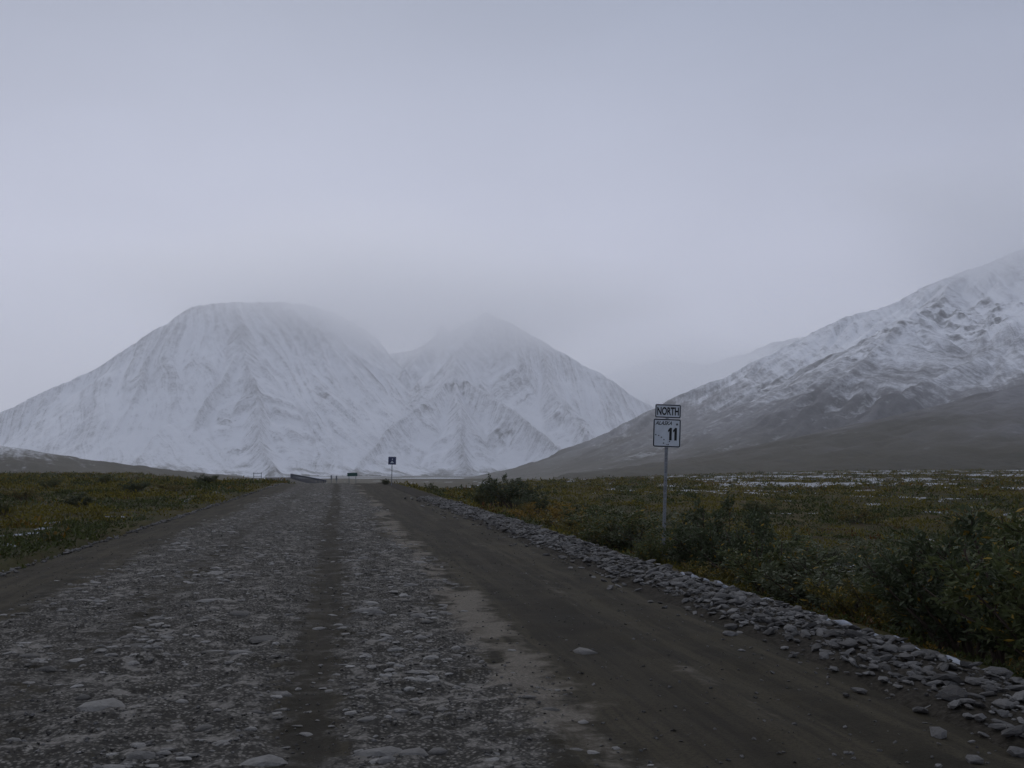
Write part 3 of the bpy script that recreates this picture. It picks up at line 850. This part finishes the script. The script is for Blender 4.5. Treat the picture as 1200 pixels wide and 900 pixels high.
# -- low tundra plants: uncountable
def tundra(n_pts, rmin, rmax, a0, a1, per, seed, name):
    g = np.random.default_rng(seed)
    r = rmin * (rmax / rmin) ** (g.random(n_pts) ** .85)
    az = g.uniform(a0, a1, n_pts)
    X, Yv = r * np.sin(az), r * np.cos(az)
    u = X - road_c(Yv)
    ok = ((u < RL - .02 + .18 * g.normal(size=n_pts)) | (u > RR + 1.75)) & (Yv > 1)
    sn_ = snow_field(X, Yv)
    ok &= g.random(n_pts) > sn_ * .88
    X, Yv, r, u = X[ok], Yv[ok], r[ok], u[ok]; n = len(X)
    Z = ground_z(X, Yv)
    size = (0.085 + 0.0034 * np.minimum(r, 120)) * g.uniform(.6, 1.4, n)
    hn = fbm(X * .25, Yv * .25, 95, 3)
    size *= 1 + .6 * np.clip(hn, -.6, 1)
    # colour in drifts of species
    q1 = fbm(X * .16, Yv * .07, 101, 4); q2 = fbm(X * .16, Yv * .08, 107, 4); q3 = fbm(X * .4, Yv * .25, 109, 3)
    cols = np.array([(0.050, 0.060, 0.015), (0.118, 0.098, 0.013), (0.135, 0.080, 0.010), (0.085, 0.038, 0.010), (0.072, 0.082, 0.036)])
    wts = np.stack([.5 + 1.3 * q1, .5 - 1.3 * q1 + .3 * q2 + .25 * sstep(25, 60, r), .28 + .8 * q2 + .12 * sstep(30, 90, r), .02 + .7 * q3 + .55 * (u < 0) * sstep(28, 12, r) - .3 * q1 + .35 * sstep(100, 170, r), .3 - .8 * q2 - .5 * sstep(20, 60, r)], 1) + g.normal(size=(n, 5)) * .16
    sp = wts.argmax(1)
    base = cols[sp] * g.uniform(.7, 1.25, (n, 1))
    per_ = per
    C = np.repeat(np.stack([X, Yv, Z], 1), per_, 0); S_ = np.repeat(size, per_)
    m = len(C)
    rho = np.sqrt(g.random(m)) ; th = g.uniform(0, 6.283, m)
    C = C + np.stack([rho * np.cos(th) * S_ * .95, rho * np.sin(th) * S_ * .95, (1 - rho ** 2) * S_ * .75 * g.random(m) - .01], 1)
    Dr = np.stack([np.cos(th) * rho + g.normal(size=m) * .5, np.sin(th) * rho + g.normal(size=m) * .5, .75 + g.normal(size=m) * .4], 1)
    V, Fc = leaves_arrays(C, Dr, S_ * g.uniform(.3, .6, m), S_ * g.uniform(.13, .26, m))
    tint = np.repeat(base, per_, 0) * g.uniform(.65, 1.35, (m, 1))
    me = mesh_np(name, V, Fc, False, {'tint': np.repeat(tint, 4, 0)})
    return link(name, me, m_leaf, label='low autumn tundra plants in green, yellow and rust covering the plain', cat='tundra plants', kind='stuff')
tundra(52000, 6.5, 420, R(-40), R(54), 13, 5, 'tundra_plants')

# ------------------------------------------------------------------ snow lying in small drifts
k = NT('snow', 0.8, 0.2)
k.color(k.mix(k.rng(k.noise(2.5, 4), .3, .7), (0.16, 0.17, 0.19), (0.36, 0.38, 0.42)))
k.bump(k.noise(9, 4), .4, .05)
m_snow = k.m
SV, SF, base = [], [], 0
def drift(x, y, rx, ry, z0, rot, h=.05, seed=0):
    global base
    nr, na = 4, 18
    V = [(0, 0, h)]
    for i in range(1, nr + 1):
        for j in range(na):
            t = 2 * math.pi * j / na
            wob = 1 + .45 * float(fbm(np.float64(math.cos(t) * 1.6 + seed * 7.1), np.float64(math.sin(t) * 1.6 + seed * 3.3), 5, 3))
            q = i / nr
            V.append((math.cos(t) * q * rx * wob, math.sin(t) * q * ry * wob, h * (1 - q ** 2) - .02 * (i == nr)))
    V = np.array(V)
    c_, s_ = math.cos(rot), math.sin(rot)
    V = np.stack([V[:, 0] * c_ - V[:, 1] * s_ + x, V[:, 0] * s_ + V[:, 1] * c_ + y, V[:, 2]], 1)
    V[:, 2] += z0(V[:, 0], V[:, 1])
    Fc = []
    for j in range(na):
        Fc.append((0, 1 + j, 1 + (j + 1) % na))
    for i in range(nr - 1):
        for j in range(na):
            a_, b_ = 1 + i * na + j, 1 + i * na + (j + 1) % na
            Fc += [(a_, a_ + na, b_ + na), (a_, b_ + na, b_)]
    SV.append(V); SF.append(np.array(Fc) + base); base += len(V)
sh_z = lambda x, y: shoulder_z(x - road_c(y), y)
for i in range(95):                                      # the broken strip behind the stones
    y_ = 7.5 + 8.5 * random.random() ** 1.2
    u_ = RR + 1.17 + random.gauss(0, .05)
    drift(u_ + float(road_c(y_)), y_, random.uniform(.03, .075), random.uniform(.12, .35), sh_z, random.uniform(-.25, .25), random.uniform(.035, .06), i)
for px, dep, rx, ry in ((80, 32, 1.1, .8), (18, 27, 1.0, .5), (8, 24, .6, .4), (12, 22.5, .5, .3), (140, 34, .4, .3), (40, 29, .5, .4),
                        (225, 52, .5, 3.5), (245, 62, .35, 4), (1190, 48, 1.0, .6), (1095, 60, 1.0, .5), (1200, 60, 1.0, .7)):
    p = at(px, 545, dep)
    for q in range(3 if px > 300 else 2):
        drift(p[0] + random.gauss(0, rx * .6), p[1] + random.gauss(0, ry * .6), rx * random.uniform(.25, .6), ry * random.uniform(.3, .7), ground_z, 0, random.uniform(.03, .05) * (1.6 if px > 300 else .7), random.randint(0, 999))
me = mesh_np('snow', np.concatenate(SV), np.concatenate(SF), True)
link('snow', me, m_snow, label='thin patches of fresh snow on the shoulder and the tundra', cat='snow', kind='stuff')

# ------------------------------------------------------------------ signs and roadside furniture
m_white = plain('sign_sheeting', (0.56, 0.60, 0.64), 0.45, 0.4, var=.05)
m_black = plain('sign_black', (0.012, 0.012, 0.014), 0.5, 0.3)
m_steel = plain('galvanised_steel', (0.20, 0.21, 0.225), 0.55, 0.4, 0.3, .2, 20)
m_green = plain('sign_green', (0.006, 0.055, 0.045), 0.45, 0.4)
m_blue = plain('sign_dark_blue', (0.035, 0.045, 0.11), 0.45, 0.4)

def box(name, x0, x1, y0, y1, z0, z1, mat, parent, bev=0.0, **kw):
    bm = bmesh.new()
    bmesh.ops.create_cube(bm, size=1.0)
    for v_ in bm.verts:
        v_.co = Vector(((x0 + x1) / 2 + v_.co.x * (x1 - x0), (y0 + y1) / 2 + v_.co.y * (y1 - y0), (z0 + z1) / 2 + v_.co.z * (z1 - z0)))
    if bev: bmesh.ops.bevel(bm, geom=bm.edges[:], offset=bev, segments=2, affect='EDGES')
    me = bpy.data.meshes.new(name); bm.to_mesh(me); bm.free()
    return link(name, me, mat, parent, **kw)

def rounded(name, cx, cz, w_, h_, rad, y0, y1, mat, parent, hole=None, **kw):
    """rounded plate facing -y; hole = border width gives a ring"""
    def loop(w2, h2, r):
        P_ = []
        for sx, sz, a0 in ((1, 1, 0), (-1, 1, 90), (-1, -1, 180), (1, -1, 270)):
            for i in range(5):
                t = R(a0 + i * 22.5)
                P_.append((cx + sx * (w2 / 2 - r) + r * math.cos(t), cz + sz * (h2 / 2 - r) + r * math.sin(t)))
        return P_
    o_ = loop(w_, h_, rad); n = len(o_)
    bm = bmesh.new()
    if hole:
        i_ = loop(w_ - 2 * hole, h_ - 2 * hole, max(rad - hole, .005))
        rows = [[bm.verts.new((p[0], y, p[1])) for p in lp] for lp, y in ((o_, y0), (i_, y0), (i_, y1), (o_, y1))]
        for a_ in range(4):
            b_ = (a_ + 1) % 4
            for j in range(n): bm.faces.new((rows[a_][j], rows[a_][(j + 1) % n], rows[b_][(j + 1) % n], rows[b_][j]))
    else:
        f1 = [bm.verts.new((p[0], y0, p[1])) for p in o_]; f2 = [bm.verts.new((p[0], y1, p[1])) for p in o_]
        bm.faces.new(f1); bm.faces.new(f2[::-1])
        for j in range(n): bm.faces.new((f1[j], f2[j], f2[(j + 1) % n], f1[(j + 1) % n]))
    bmesh.ops.recalc_face_normals(bm, faces=bm.faces)
    me = bpy.data.meshes.new(name); bm.to_mesh(me); bm.free()
    return link(name, me, mat, parent, **kw)

def lettering(name, text, cx, cz, w_, h_, y, mat, parent, shear=0.0, bold=0.0):
    cu = bpy.data.curves.new(name, 'FONT')
    cu.body = text; cu.size = 1.0; cu.shear = shear; cu.offset = bold; cu.extrude = 0.002
    cu.resolution_u = 4
    to = bpy.data.objects.new(name, cu); col.objects.link(to)
    bpy.context.view_layer.update()
    me = bpy.data.meshes.new_from_object(to.evaluated_get(bpy.context.evaluated_depsgraph_get()))
    bpy.data.objects.remove(to)
    co = np.empty(len(me.vertices) * 3, np.float32); me.vertices.foreach_get('co', co); co = co.reshape(-1, 3)
    lo, hi_ = co.min(0), co.max(0)
    sx, sz = w_ / (hi_[0] - lo[0]), h_ / (hi_[1] - lo[1])
    q = np.stack([(co[:, 0] - (lo[0] + hi_[0]) / 2) * sx + cx, y - co[:, 2] * .5, (co[:, 1] - (lo[1] + hi_[1]) / 2) * sz + cz], 1)
    me.vertices.foreach_set('co', q.astype(np.float32).ravel())
    me.materials.clear()
    return link(name, me, mat, parent)

def star(name, cx, cz, r, y, mat, parent, pts=5, inner=.42):
    bm = bmesh.new()
    f1, f2 = [], []
    for i in range(pts * 2):
        t = math.pi / 2 + math.pi * i / pts; q = r if i % 2 == 0 else r * inner
        f1.append(bm.verts.new((cx + q * math.cos(t), y - .001, cz + q * math.sin(t)))); f2.append(bm.verts.new((cx + q * math.cos(t), y + .001, cz + q * math.sin(t))))
    bm.faces.new(f1); bm.faces.new(f2[::-1])
    for j in range(pts * 2): bm.faces.new((f1[j], f2[j], f2[(j + 1) % (pts * 2)], f1[(j + 1) % (pts * 2)]))
    bmesh.ops.recalc_face_normals(bm, faces=bm.faces)
    me = bpy.data.meshes.new(name); bm.to_mesh(me); bm.free()
    return link(name, me, mat, parent)

def tube_obj(name, path, r0, r1, mat, parent=None, sides=8, **kw):
    v_, f_2 = tube(np.array(path, float), r0, r1, sides)
    return link(name, mesh_np(name, v_, f_2, True), mat, parent, **kw)

# -- route sign
p = at(775.5, 545, 22.0)
gz = float(ground_z(p[0], p[1]))
top_plate = EYE + (545 - 524.5) / FP * 22.0            # foot of the route panel
sgn = empty('route_sign', (p[0], p[1], gz), 'white NORTH ALASKA 11 highway route sign on a leaning steel post', 'road sign', rot=(0, R(2.3), R(-13)))
zb = top_plate - gz
# post: square tube with lines of holes along the face
post = box('post', -.034, .034, -.024, .024, -.6, zb + .93, m_steel, sgn, .004)
bm = bmesh.new()
for i in range(36):
    z_ = .3 + i * .06
    r_ = bmesh.ops.create_circle(bm, cap_ends=True, radius=.0065, segments=8, matrix=Matrix.Translation((0, -.0255, z_)) @ Matrix.Rotation(R(90), 4, 'X'))
me = bpy.data.meshes.new('bolt_holes'); bm.to_mesh(me); bm.free()
link('bolt_holes', me, m_black, post, kind='stuff')
W_, H_ = .60, .62
pan = rounded('route_panel', 0, zb + H_ / 2, W_, H_, .04, -.034, -.028, m_white, sgn)
rounded('border', 0, zb + H_ / 2, W_ - .012, H_ - .012, .036, -.0365, -.0335, m_black, pan, hole=.024)
lettering('lettering', 'ALASKA', -.075, zb + H_ - .095, .36, .085, -.0345, m_black, pan, shear=.35, bold=.022)
def numeral_one(cx, cz, w_, h_):
    bm = bmesh.new()
    pts = [(.30, -.5), (.30, .5), (-.10, .5), (-.5, .30), (-.5, .14), (-.22, .22), (-.22, -.5)]
    a_ = [bm.verts.new((cx + x_ * w_, -.0362, cz + z_ * h_)) for x_, z_ in pts]; b_ = [bm.verts.new((cx + x_ * w_, -.0338, cz + z_ * h_)) for x_, z_ in pts]
    bm.faces.new(a_); bm.faces.new(b_[::-1])
    for j in range(len(pts)): bm.faces.new((a_[j], b_[j], b_[(j + 1) % len(pts)], a_[(j + 1) % len(pts)]))
    bmesh.ops.recalc_face_normals(bm, faces=bm.faces)
    me = bpy.data.meshes.new('route_number'); bm.to_mesh(me); bm.free()
    link('route_number', me, m_black, pan)
numeral_one(.075, zb + .29, .105, .275); numeral_one(.185, zb + .29, .105, .275)
star('star', .215, zb + H_ - .115, .036, -.0352, m_black, pan)
for dx, dz in ((-.24, .265), (-.175, .25), (-.115, .213), (-.06, .163), (-.068, .088), (.035, .058), (.06, .128)):
    star('star', dx, zb + dz, .022, -.0352, m_black, pan)
pan2 = rounded('direction_panel', .012, zb + H_ + .012 + .155, .56, .30, .03, -.034, -.028, m_white, sgn)
rounded('border', .012, zb + H_ + .012 + .155, .548, .288, .028, -.0365, -.0335, m_black, pan2, hole=.022)
lettering('lettering', 'NORTH', .012, zb + H_ + .012 + .155, .47, .18, -.0345, m_black, pan2, bold=.035)
for z_ in (zb + .06, zb + .55, zb + .72, zb + .86):
    star('bolt', 0, z_, .012, -.036, m_steel, post, 6, .9)

# -- far small square sign
p = at(459, 545, 82.0); gz = float(road_z(p[1])) - .15
s2 = empty('square_sign', (p[0], p[1], gz), 'small dark blue square sign with pale symbol on a thin post far along the road', 'road sign', rot=(0, R(1), R(-5)))
zt = EYE + (545 - 535.5) / FP * 82 - gz
box('post', -.03, .03, -.03, .03, -.5, zt - .05, m_steel, s2, .005)
pn = rounded('panel', 0, zt - .32, .64, .64, .04, -.045, -.035, m_blue, s2)
rounded('border', 0, zt - .32, .61, .61, .035, -.049, -.046, m_white, pn, hole=.008)
bm = bmesh.new()
for tri in (((-.15, -.5), (.15, -.5), (0, -.32)),):
    a_ = [bm.verts.new((x_, -.050, zt + z_)) for x_, z_ in tri]; b_ = [bm.verts.new((x_, -.046, zt + z_)) for x_, z_ in tri]
    bm.faces.new(a_); bm.faces.new(b_[::-1])
    for j in range(3): bm.faces.new((a_[j], b_[j], b_[(j + 1) % 3], a_[(j + 1) % 3]))
bmesh.ops.recalc_face_normals(bm, faces=bm.faces)
me = bpy.data.meshes.new('symbol'); bm.to_mesh(me); bm.free()
link('symbol', me, m_white, pn)
star('symbol', .02, zt - .2, .05, -.048, m_white, pn, 8, .8)

# -- green guide sign past the crest
p = at(413.5, 545, 150.0); gz = float(ground_z(p[0], p[1]))
s3 = empty('guide_sign', (p[0], p[1], gz), 'small green rectangular guide sign on two posts past the crest of the road', 'road sign', rot=(0, R(-1.5), R(-3)))
zt = EYE + (545 - 553.8) / FP * 150 - gz
for sx in (-.5, .5): box('post', sx - .04, sx + .04, -.04, .04, -.6, zt - .05, m_steel, s3, .005)
pn = rounded('panel', 0, zt - .27, 1.5, .54, .05, -.055, -.045, m_green, s3)
rounded('border', 0, zt - .27, 1.47, .51, .045, -.059, -.056, m_white, pn, hole=.012)

# -- bridge rail on the bend
ga = at(383, 545, 190.0); gb = at(341, 545, 330.0)
gd = (gb - ga)[:2]; gl = float(np.hypot(*gd)); gd = gd / gl
rail_z = EYE - (562.5 - 545) / FP * 190
rail = empty('guard_rail', (ga[0], ga[1], rail_z - .75), 'steel guard rail with snow on top where the road bends left', 'guard rail', rot=(0, 0, math.atan2(gd[1], gd[0])))
slope_ = ((EYE - (555.0 - 545) / FP * 330) - rail_z) / gl
prof = [(0, .00), (.035, .05), (0, .10), (0, .20), (.035, .25), (.035, .30), (0, .36)]
V, Fc = [], []
xs = np.linspace(0, gl, 30)
for x_ in xs:
    for y_, z_ in prof: V.append((x_, y_, .42 + z_ + slope_ * x_))
    for y_, z_ in prof[::-1]: V.append((x_, y_ + .02, .42 + z_ + slope_ * x_))
m_ = len(prof) * 2
for i in range(len(xs) - 1):
    for j in range(m_):
        j2 = (j + 1) % m_
        Fc.append((i * m_ + j, i * m_ + j2, (i + 1) * m_ + j2, (i + 1) * m_ + j))
m_rail = plain('weathered_rail', (0.075, 0.080, 0.10), .6, .3)
link('rail_beam', mesh_np('rail_beam', np.array(V), np.array(Fc)), m_rail, rail)
for i, x_ in enumerate(np.arange(1.5, gl, 4.0)):
    box('rail_post', x_ - .08, x_ + .08, .06, .24, -2.5 + slope_ * x_, .80 + slope_ * x_, m_rail, rail)
V = [(x_, y_, .79 + z_ + slope_ * x_ ) for x_ in xs for y_, z_ in ((-.02, 0), (.0, .045), (.06, .05), (.08, 0))]
Fc = []
for i in range(len(xs) - 1):
    for j in range(4):
        Fc.append((i * 4 + j, i * 4 + (j + 1) % 4, i * 4 + 4 + (j + 1) % 4, i * 4 + 4 + j))
link('snow_cap', mesh_np('snow_cap', np.array(V), np.array(Fc)), m_snow, rail)

# -- markers by the bridge
for i, (px, t_, lb) in enumerate(((388.5, 556.8, 'left one of two small pale marker posts past the crest of the road'), (394.5, 557.4, 'right one of two small pale marker posts past the crest of the road'))):
    p = at(px, 545, 165.0); gz = float(ground_z(p[0], p[1]))
    zt = EYE + (545 - t_) / FP * 165 - gz
    s4 = empty('marker_post', (p[0], p[1], gz), lb, 'marker post', 'marker posts past the crest')
    box('post', -.04, .04, -.03, .03, -.5, zt, m_steel, s4, .006)
    rounded('reflector_plate', 0, zt - .35, .26, .7, .03, -.05, -.04, m_steel, s4)

# -- two-legged frame left of the road
p = at(302, 545, 118.0); gz = float(ground_z(p[0], p[1]))
zt = EYE + (545 - 553.5) / FP * 118 - gz
s5 = empty('post_frame', (p[0], p[1], gz), 'small grey frame of two posts and crossbars left of the far road', 'frame', rot=(0, 0, R(8)))
for sx in (-.42, .42): box('post', sx - .035, sx + .035, -.035, .035, -.4, zt, m_steel, s5)
box('crossbar', -.5, .5, -.03, .03, zt - .12, zt - .05, m_steel, s5)
box('crossbar', -.385, .385, -.025, .025, zt - .45, zt - .40, m_steel, s5)

# -- bent pale stick by the shoulder
p = at(886, 545, 15.6)
u_ = p[0] - float(road_c(p[1])); gz = float(shoulder_z(np.float64(u_), np.float64(p[1])))
tube_obj('stick', [(p[0] + .06, p[1], gz - .05), (p[0] + .07, p[1], gz + .10), (p[0] + .04, p[1] - .02, gz + .20), (p[0] - .03, p[1] - .02, gz + .28)], .014, .007, plain('dead_wood', (0.30, 0.26, 0.21), .8, .1), None, 6,
         label='bent pale stick standing at the edge of the stones under the shrubs', cat='stick')

# ------------------------------------------------------------------ air
def vol_box(name, x0, x1, y0, y1, z0, z1):
    bm = bmesh.new(); bmesh.ops.create_cube(bm, size=1)
    for v_ in bm.verts: v_.co = Vector(((x0 + x1) / 2 + v_.co.x * (x1 - x0), (y0 + y1) / 2 + v_.co.y * (y1 - y0), (z0 + z1) / 2 + v_.co.z * (z1 - z0)))
    me = bpy.data.meshes.new(name); bm.to_mesh(me); bm.free()
    return me
hz = bpy.data.materials.new('haze'); hz.use_nodes = True
t = hz.node_tree; t.nodes.remove(t.nodes['Principled BSDF'])
pv = t.nodes.new('ShaderNodeVolumePrincipled')
pv.inputs['Color'].default_value = (0.985, 0.99, 1.0, 1)
pv.inputs['Density'].default_value = 1.15e-4
pv.inputs['Anisotropy'].default_value = 0.5
t.links.new(pv.outputs[0], t.nodes['Material Output'].inputs['Volume'])
link('haze', vol_box('haze', -12200, 12200, -12200, 12200, -140, 1450), hz, label='pale haze filling the valley air', cat='haze', kind='stuff')

def cloud(px, py, dep, rx, ry, rz, dens, seed, label):
    c0 = at(px, py, dep)
    cl = bpy.data.materials.new('cloud'); cl.use_nodes = True
    t = cl.node_tree; t.nodes.remove(t.nodes['Principled BSDF'])
    pv = t.nodes.new('ShaderNodeVolumePrincipled')
    pv.inputs['Color'].default_value = (0.99, 0.992, 1.0, 1)
    pv.inputs['Anisotropy'].default_value = 0.75
    tc2 = t.nodes.new('ShaderNodeTexCoord')
    nz2 = t.nodes.new('ShaderNodeTexNoise'); nz2.inputs['Scale'].default_value = 1.7; nz2.inputs['Detail'].default_value = 3
    t.links.new(tc2.outputs['Object'], nz2.inputs['Vector'])
    ln = t.nodes.new('ShaderNodeVectorMath'); ln.operation = 'LENGTH'; t.links.new(tc2.outputs['Object'], ln.inputs[0])
    ad = t.nodes.new('ShaderNodeMath'); ad.operation = 'MULTIPLY_ADD'
    t.links.new(nz2.outputs['Fac'], ad.inputs[0]); ad.inputs[1].default_value = 0.9; t.links.new(ln.outputs['Value'], ad.inputs[2])
    mr2 = t.nodes.new('ShaderNodeMapRange'); mr2.interpolation_type = 'SMOOTHSTEP'
    mr2.inputs['From Min'].default_value = 1.32; mr2.inputs['From Max'].default_value = 0.5
    mr2.inputs['To Min'].default_value = 0.0; mr2.inputs['To Max'].default_value = dens
    t.links.new(ad.outputs[0], mr2.inputs['Value']); t.links.new(mr2.outputs[0], pv.inputs['Density'])
    t.links.new(pv.outputs[0], t.nodes['Material Output'].inputs['Volume'])
    bm = bmesh.new(); bmesh.ops.create_icosphere(bm, subdivisions=3, radius=1.06)
    me = bpy.data.meshes.new('cloud'); bm.to_mesh(me); bm.free()
    o = link('cloud', me, cl, label=label, cat='cloud', kind='stuff')
    o.location = c0; o.scale = (rx, ry, rz); o.rotation_euler = (0, 0, R(seed * 31))
cloud(465, 350, 4900, 2100, 1300, 470, 0.0026, 0, 'low cloud wrapping the tops of the two snowy mountains')
cloud(1250, 270, 3300, 1000, 700, 330, 0.0034, 0, 'low cloud on the summit at the right edge')
cloud(800, 440, 8000, 1900, 700, 430, 0.0036, 0, 'low cloud hiding the faint far mountain')
